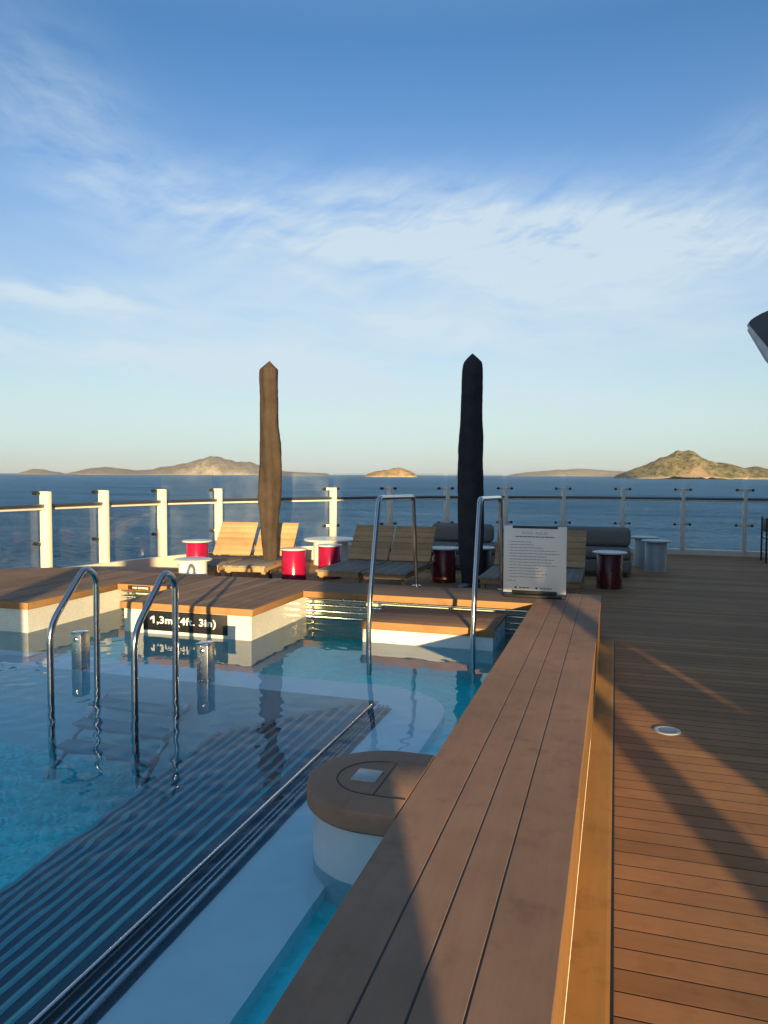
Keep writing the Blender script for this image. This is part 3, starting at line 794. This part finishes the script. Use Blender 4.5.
# ------------------------------------------------------------------ closed umbrellas
def umbrella(x, y, zt, prof, mat, label, seed, dpx):
    t = thing('closed_umbrella', (x, y, 0), label, 'umbrella', 'closed umbrellas in long covers')
    rows = []; n = 36
    ys = [p[0] for p in prof]
    def interp(v, k):
        for a, b in zip(prof[:-1], prof[1:]):
            if v <= b[0]: tt = (v - a[0]) / (b[0] - a[0]); return a[k] + (b[k] - a[k]) * tt
        return prof[-1][k]
    m = MB(); NR = 110
    for j in range(NR + 1):
        v_ = ys[0] + (ys[-1] - ys[0]) * j / NR; l, r_ = interp(v_, 1), interp(v_, 2)
        z = zt - (v_ - ys[0]) * dpx; cx = (l + r_) / 2 * dpx; rad = max(.004, (r_ - l) / 2 * dpx)
        for k in range(n):
            a = 2 * pi * k / n; tw = 0.5 * z
            rr_ = rad * (1 + .085 * noise.noise((cos(a) * 1.3 + seed, sin(a) * 1.3, z * 1.6)) + .05 * noise.noise((cos(a + tw) * 3 + seed, sin(a + tw) * 3, z * 3.5)) + .065 * cos(5 * a + z * 1.1 + 1.5 * noise.noise((z * 1.2, seed, 0))) + .03 * noise.noise((a * 1.5, z * 5 + a * 2.0, seed)))
            w_ = .0035 * noise.noise((a * 3, z * 16, seed))
            lat = rr_ * cos(a) + w_; dep = rr_ * sin(a) * .92 + w_
            m.v.append((x + r0.x * (cx + lat) - r0.y * dep, y + r0.y * (cx + lat) + r0.x * dep, z))
    for j in range(NR):
        for k in range(n): m.f.append((j * n + k, (j + 1) * n + k, (j + 1) * n + (k + 1) % n, j * n + (k + 1) % n))
    m.f.append(tuple(range(n))); m.f.append(tuple(NR * n + k for k in reversed(range(n))))
    m.build('cover', mat, t, 60)
    zb = zt - (ys[-1] - ys[0]) * dpx
    MB().tube([(x, y, .02), (x, y, zb + .1)], .03, 14).build('pole', 'dark_metal', t)
    MB().box((x - .19, y - .19, .001), (x + .19, y + .19, .035), .006).build('base_plate', 'dark_metal', t)
    return t
# rows: picture height, left and right silhouette offsets from the axis (both in the cover's own units)
profA = [(0, -.4, .4), (4, -5, 4), (8, -9.3, 8.6), (14, -9.4, 8.6), (45, -9.2, 8.6), (64, -9.2, 8.9), (82, -9.6, 11.6), (100, -9.7, 11.9), (120, -10.4, 11.6), (134, -11.4, 11.4), (150, -10.0, 9.6), (170, -8.6, 7.6), (195, -6.8, 7.0), (208, -6.0, 7.0)]
profB = [(0, -.4, .4), (4, -4.6, 5), (9, -8.4, 10), (15, -9.2, 10.3), (50, -10.8, 9.8), (90, -12.6, 10.6), (115, -13.3, 11.2), (140, -13.5, 12.3), (165, -13.2, 12.8), (185, -12.8, 12.2), (205, -11.0, 11.2), (222, -9.2, 10.2), (228, -9, 10)]
def umb_at(pxx, yworld):
    for k in range(1):
        dirv = fw * F_PX + rv * (pxx - 384) + uv_ * (512 - 500); q = yworld / dirv.y
        return dirv.x * q, dirv.dot(fw) * q
xa, da = umb_at(270, 9.85); umbrella(xa, 9.85, HCAM + (473.9 - 362.5) * da / F_PX, profA, 'fabric_brown', 'closed umbrella in a brown sunlit cover, left of the two', 1.0, da / F_PX)
xb, db = umb_at(471, 10.2); umbrella(xb, 10.2, HCAM + (474.7 - 355) * db / F_PX, profB, 'fabric_navy', 'closed umbrella in a dark shaded cover, beside the right tall handrail', 5.0, db / F_PX)

# ------------------------------------------------------------------ sofas
def sofa(x0, x1, y, label, bolster=None):
    t = thing('lounge_sofa', ((x0 + x1) / 2, y, 0), label, 'sofa', 'low grey lounge sofas')
    MB().box((x0, y, .06), (x1, y + .78, .27), .05, seg=4).build('base', 'sofa', t, 50)
    MB().box((x0 + .01, y + .01, .272), (x1 - .01, y + .77, .43), .06, seg=4).build('seat_cushion', 'sofa', t, 50)
    b0, b1 = bolster or (x0, x1)
    MB().box((b0 + .01, y + .50, .425), (b1 - .01, y + .74, .74), .09, seg=5).build('back_cushion', 'sofa', t, 50)
    for xx in (x0 + .08, x1 - .08):
        for yy in (y + .08, y + .70): MB().box((xx - .02, yy - .02, 0), (xx + .02, yy + .02, .07)).build('foot', 'black', t, 0)
    return t
sofa(-3.05, -1.55, 12.0, 'low grey sofa behind the shaded middle loungers and dark umbrella', (-3.05, -1.95))
sofa(-1.0, .26, 12.0, 'low grey sofa with a fat back cushion right of the rules board')

# folding chair at the right edge
ch = thing('deck_chair', (2.95, 15.0, 0), 'black framed chair cut off by the right edge of the photo', 'chair')
cx, cy = 2.63, 14.9
for yy in (cy, cy + .48):
    for xx in (cx, cx + .5): MB().bar((xx, yy, 0), (xx, yy, .82 if xx == cx else .62), .028, .028, up=(0, 1, 0)).build('leg', 'black', ch)
MB().box((cx + .015, cy, .42), (cx + .5, cy + .48, .45), .008).build('seat', 'dark_metal', ch)
MB().box((cx - .004, cy + .02, .56), (cx + .012, cy + .46, .80), .004).build('backrest', 'black', ch)
for yy in (cy, cy + .48): MB().box((cx + .015, yy - .025, .62), (cx + .52, yy + .025, .645), .005).build('armrest', 'black', ch)

# deck light
dl = thing('deck_light', (.335, 4.86, 0), 'round recessed steel light let into the deck planks', 'deck light')
MB().lathe([(.080, .0005), (.080, .004), (.075, .006), (.058, .006), (.056, .0045)], (.335, 4.86, 0), 40).build('rim', 'grey_drum', dl, 40)
MB().lathe([(.054, .001), (.054, .005), (.03, .0065)], (.335, 4.86, 0), 36).build('lens', 'dark_metal', dl, 40)

# overhanging canopy arm at the right
ov = thing('canopy_arm', (5.4, 8.9, 0), 'dark grey rounded canopy tip jutting in from the right edge', 'canopy')
def cpt(xp, yp, D): return Vector((0, 0, HCAM)) + (fw * F_PX + rv * (xp - 384) + uv_ * (512 - yp)) * (D / F_PX)
base = cpt(749, 323, 9.0)
def arm(prof, y0, y1, name, mat):
    m = MB(); n = len(prof)
    m.v = [(base.x + a, base.y + y0, base.z + b) for a, b in prof] + [(base.x + a, base.y + y1, base.z + b) for a, b in prof]
    for i in range(n): j = (i + 1) % n; m.f.append((i, j, n + j, n + i))
    m.f.append(tuple(range(n - 1, -1, -1))); m.f.append(tuple(range(n, 2 * n)))
    m.build(name, mat, ov, 35)
top = [(0.0, -.035), (-.008, -.01), (.01, .025), (.05, .055), (.12, .095), (.25, .15), (.6, .28), (1.6, .6), (3.6, .85)]
low = [(3.6, -1.2), (1.2, -1.1), (.62, -.80), (.26, -.38), (.02, -.06)]
arm(top + low, -.05, .09, 'shell', 'overhang')
arm([(0.0, -.04), (.02, -.065), (.26, -.385), (.62, -.805), (1.2, -1.105), (1.2, -1.21), (.58, -.92), (.2, -.44), (-.004, -.075)], -.048, .088, 'rim', 'pale_rim')
MB().tube([(base.x + 3.4, base.y + .7, 0), (base.x + 3.4, base.y + .7, base.z - 1.0)], .15, 20).build('mast', 'structure', ov)

# unseen stand-in behind the camera, outline and openings shaped to cast the deck shadows
su = thing('shadow_screen', (6, -3, 0), 'unseen pale screen behind the camera, openings shaped to cast the shadows', 'shadow_caster')
m = MB()
def wallpoly(pts):
    n = len(pts); a = sum(pts[i][0] * pts[(i + 1) % n][1] - pts[(i + 1) % n][0] * pts[i][1] for i in range(n))
    if a < 0: pts = pts[::-1]
    pts = [(x - 2.327, z - .722) for x, z in pts]
    v = [(x, -3.10, z) for x, z in pts] + [(x, -2.98, z) for x, z in pts]
    f = [(i, (i + 1) % n, n + (i + 1) % n, n + i) for i in range(n)] + [tuple(range(n - 1, -1, -1)), tuple(range(n, 2 * n))]
    m.add(v, f)
ZT = 2.395
wallpoly([(3.30, 0), (3.70, 0), (3.74, 1.86), (3.86, 2.30), (3.87, ZT), (3.40, ZT)])
wallpoly([(3.40, ZT), (14, ZT), (14, 2.53), (3.44, 2.53)])
wallpoly([(3.44, 2.53), (5.63, 2.53), (5.63, 2.66), (3.47, 2.66)]); wallpoly([(5.68, 2.53), (14, 2.53), (14, 2.66), (5.68, 2.66)])
wallpoly([(3.47, 2.66), (14, 2.66), (14, 8), (4.3, 8), (3.72, 4.1), (3.60, 3.1)])
wallpoly([(4.47, 0), (4.66, 0), (5.87, ZT), (5.68, ZT)])
wallpoly([(6.35, 0), (14, 0), (14, 1.75), (5.78, 1.75)]); wallpoly([(5.78, 1.75), (6.41, 1.75), (6.41, 1.94), (5.76, 1.94)]); wallpoly([(6.50, 1.75), (14, 1.75), (14, 1.94), (6.50, 1.94)])
wallpoly([(6.2, 1.94), (14, 1.94), (14, ZT), (6.2, ZT)])
m.build('shadow_wall', 'structure', su, 0)
MB().box((-2.2, -3.12, 0), (-1.85, -3.0, 2.3)).build('shadow_pillar', 'structure', su, 0)  # unseen post added to throw the dark strip across the left platform

dh = MB().box((4.6, -2.95, .002), (9.0, 13.0, 6.2)); tag(dh.build('sky_blocker', 'sky_blocker', None, 0), 'unseen grey wall added on the right to cut sky light', 'sky_blocker')  # unseen wall, added to block sky light from the right and darken the shade
# ------------------------------------------------------------------ islands
f0 = Vector((-sin(YAW), cos(YAW), 0))
def island(name, label, D, prof, depth, mat, seed, rough=.16, nx=240, ny=64, horizon=None):
    """a real hill: profile gives the ridge height (picture column, height above the sea horizon), falling off in depth"""
    m = MB(); sc = D / F_PX
    xs = [p[0] for p in prof]
    def H_(xp):
        for a, b in zip(prof[:-1], prof[1:]):
            if xp <= b[0]:
                t = (xp - a[0]) / (b[0] - a[0]); t = t * t * (3 - 2 * t) * .35 + t * .65
                return a[1] + (b[1] - a[1]) * t
        return prof[-1][1]
    x0, x1 = xs[0], xs[-1]
    for j in range(ny + 1):
        w_ = j / ny * 2 - 1
        for i in range(nx + 1):
            xp = x0 + (x1 - x0) * i / nx
            h = H_(xp) * sc
            lat = (xp - 384) * sc
            nz = noise.fractal((lat / (60 * sc) + seed, w_ * depth / (60 * sc) * .7, seed), 1.0, 2.1, 6)
            rid = noise.fractal((lat / (16 * sc) + seed, w_ * depth / (16 * sc) * .5, seed * 2), 1.0, 2.0, 5)
            g = max(0.0, 1 - abs(w_ + .12 * nz) ** 1.5)
            z = (h + 20 + 4) * g ** .8 * (1 + rough * .6 * nz * (1 - g)) + rid * h * rough * (.5 + .5 * (1 - g)) * min(1, g * 3) * 1.5 - 4
            p = f0 * (D + w_ * depth) + r0 * lat * (1 + 0 * w_)
            m.v.append((p.x, p.y, SEA_Z + z))
    for j in range(ny):
        for i in range(nx):
            a = j * (nx + 1) + i; m.f.append((a, a + 1, a + nx + 2, a + nx + 1))
    o = m.build(name, mat, None, 0)
    o.data.polygons.foreach_set('use_smooth', [True] * len(o.data.polygons))
    tag(o, label, 'island', kind='structure')
    return o
island('island', 'ochre and green hilly island with pale cliffs at the right', 5000,
       [(622.5, -3), (624, 3), (632, 5.7), (639, 8.5), (645.6, 10.6), (653, 14), (659.5, 17.6), (666, 21.5), (672, 24.5), (680, 26.8), (686, 25.2), (692, 22), (701, 17.2), (715, 13.7), (729, 11), (738, 8.4), (745, 8), (753, 9.2), (768, 7.4), (790, 5), (820, 3), (850, -3)], 300, 'isl_near', 3.1, .22)
island('islet', 'small orange rocky islet near the middle of the horizon', 6000,
       [(364, -3), (368, 1), (376, 3), (386, 5.2), (394, 6.6), (400, 6.4), (408, 4.4), (414, 1.5), (418, -3)], 130, 'isl_islet', 7.7, .5, 160, 50)
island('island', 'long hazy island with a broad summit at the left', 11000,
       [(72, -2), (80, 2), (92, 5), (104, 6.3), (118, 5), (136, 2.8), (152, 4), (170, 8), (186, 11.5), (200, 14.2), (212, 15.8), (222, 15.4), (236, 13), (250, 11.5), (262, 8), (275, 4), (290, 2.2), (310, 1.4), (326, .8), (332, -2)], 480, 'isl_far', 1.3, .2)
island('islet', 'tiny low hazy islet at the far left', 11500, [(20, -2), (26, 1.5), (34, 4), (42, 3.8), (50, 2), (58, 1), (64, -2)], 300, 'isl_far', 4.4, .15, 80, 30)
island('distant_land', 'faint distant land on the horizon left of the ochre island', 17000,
       [(506, -1.5), (516, 1.5), (530, 3), (548, 4.6), (562, 5.5), (575, 6.6), (590, 6), (604, 5.2), (616, 4.4), (630, 4), (650, 3), (670, -1.5)], 500, 'isl_far', 9.2, .15, 140, 40)

# ------------------------------------------------------------------ sea air
hm, hnt, hout = nmat('haze_air'); HT = NT(hnt)
pv = HT.n('ShaderNodeVolumePrincipled'); pv.inputs['Color'].default_value = (.80, .88, .96, 1); pv.inputs['Density'].default_value = 1.4e-5; pv.inputs['Anisotropy'].default_value = 0.0
HT.l(pv.outputs[0], hout.inputs['Volume'])
hz = MB().box((-25500, -25500, SEA_Z - 40), (25500, 25500, 330)).build('haze', hm, None, 0)
tag(hz, 'thin pale sea haze over the water', 'haze', kind='stuff')

# ------------------------------------------------------------------ caustics flags, render set-up
for o in bpy.data.objects:
    if o.type != 'MESH': continue
    try:
        if o.name == 'pool_water': o.cycles.is_caustics_caster = True
        if o.name.split('.')[0] in ('pool_floor', 'pool_ledge', 'pool_channel_floor', 'tread', 'nosing'): o.cycles.is_caustics_receiver = True
    except Exception as e: print('caustics', e)
C = S.cycles
S.render.engine = 'CYCLES'
C.use_denoising = True
try: C.denoiser = 'OPENIMAGEDENOISE'
except Exception: pass
C.max_bounces = 16; C.diffuse_bounces = 7; C.glossy_bounces = 8; C.transmission_bounces = 8; C.transparent_max_bounces = 12
C.caustics_reflective = True; C.caustics_refractive = True; C.sample_clamp_indirect = 10; C.blur_glossy = 1.0
S.view_settings.view_transform = 'Standard'; S.view_settings.look = 'None'
S.view_settings.exposure = 1.28; S.view_settings.gamma = 1.0
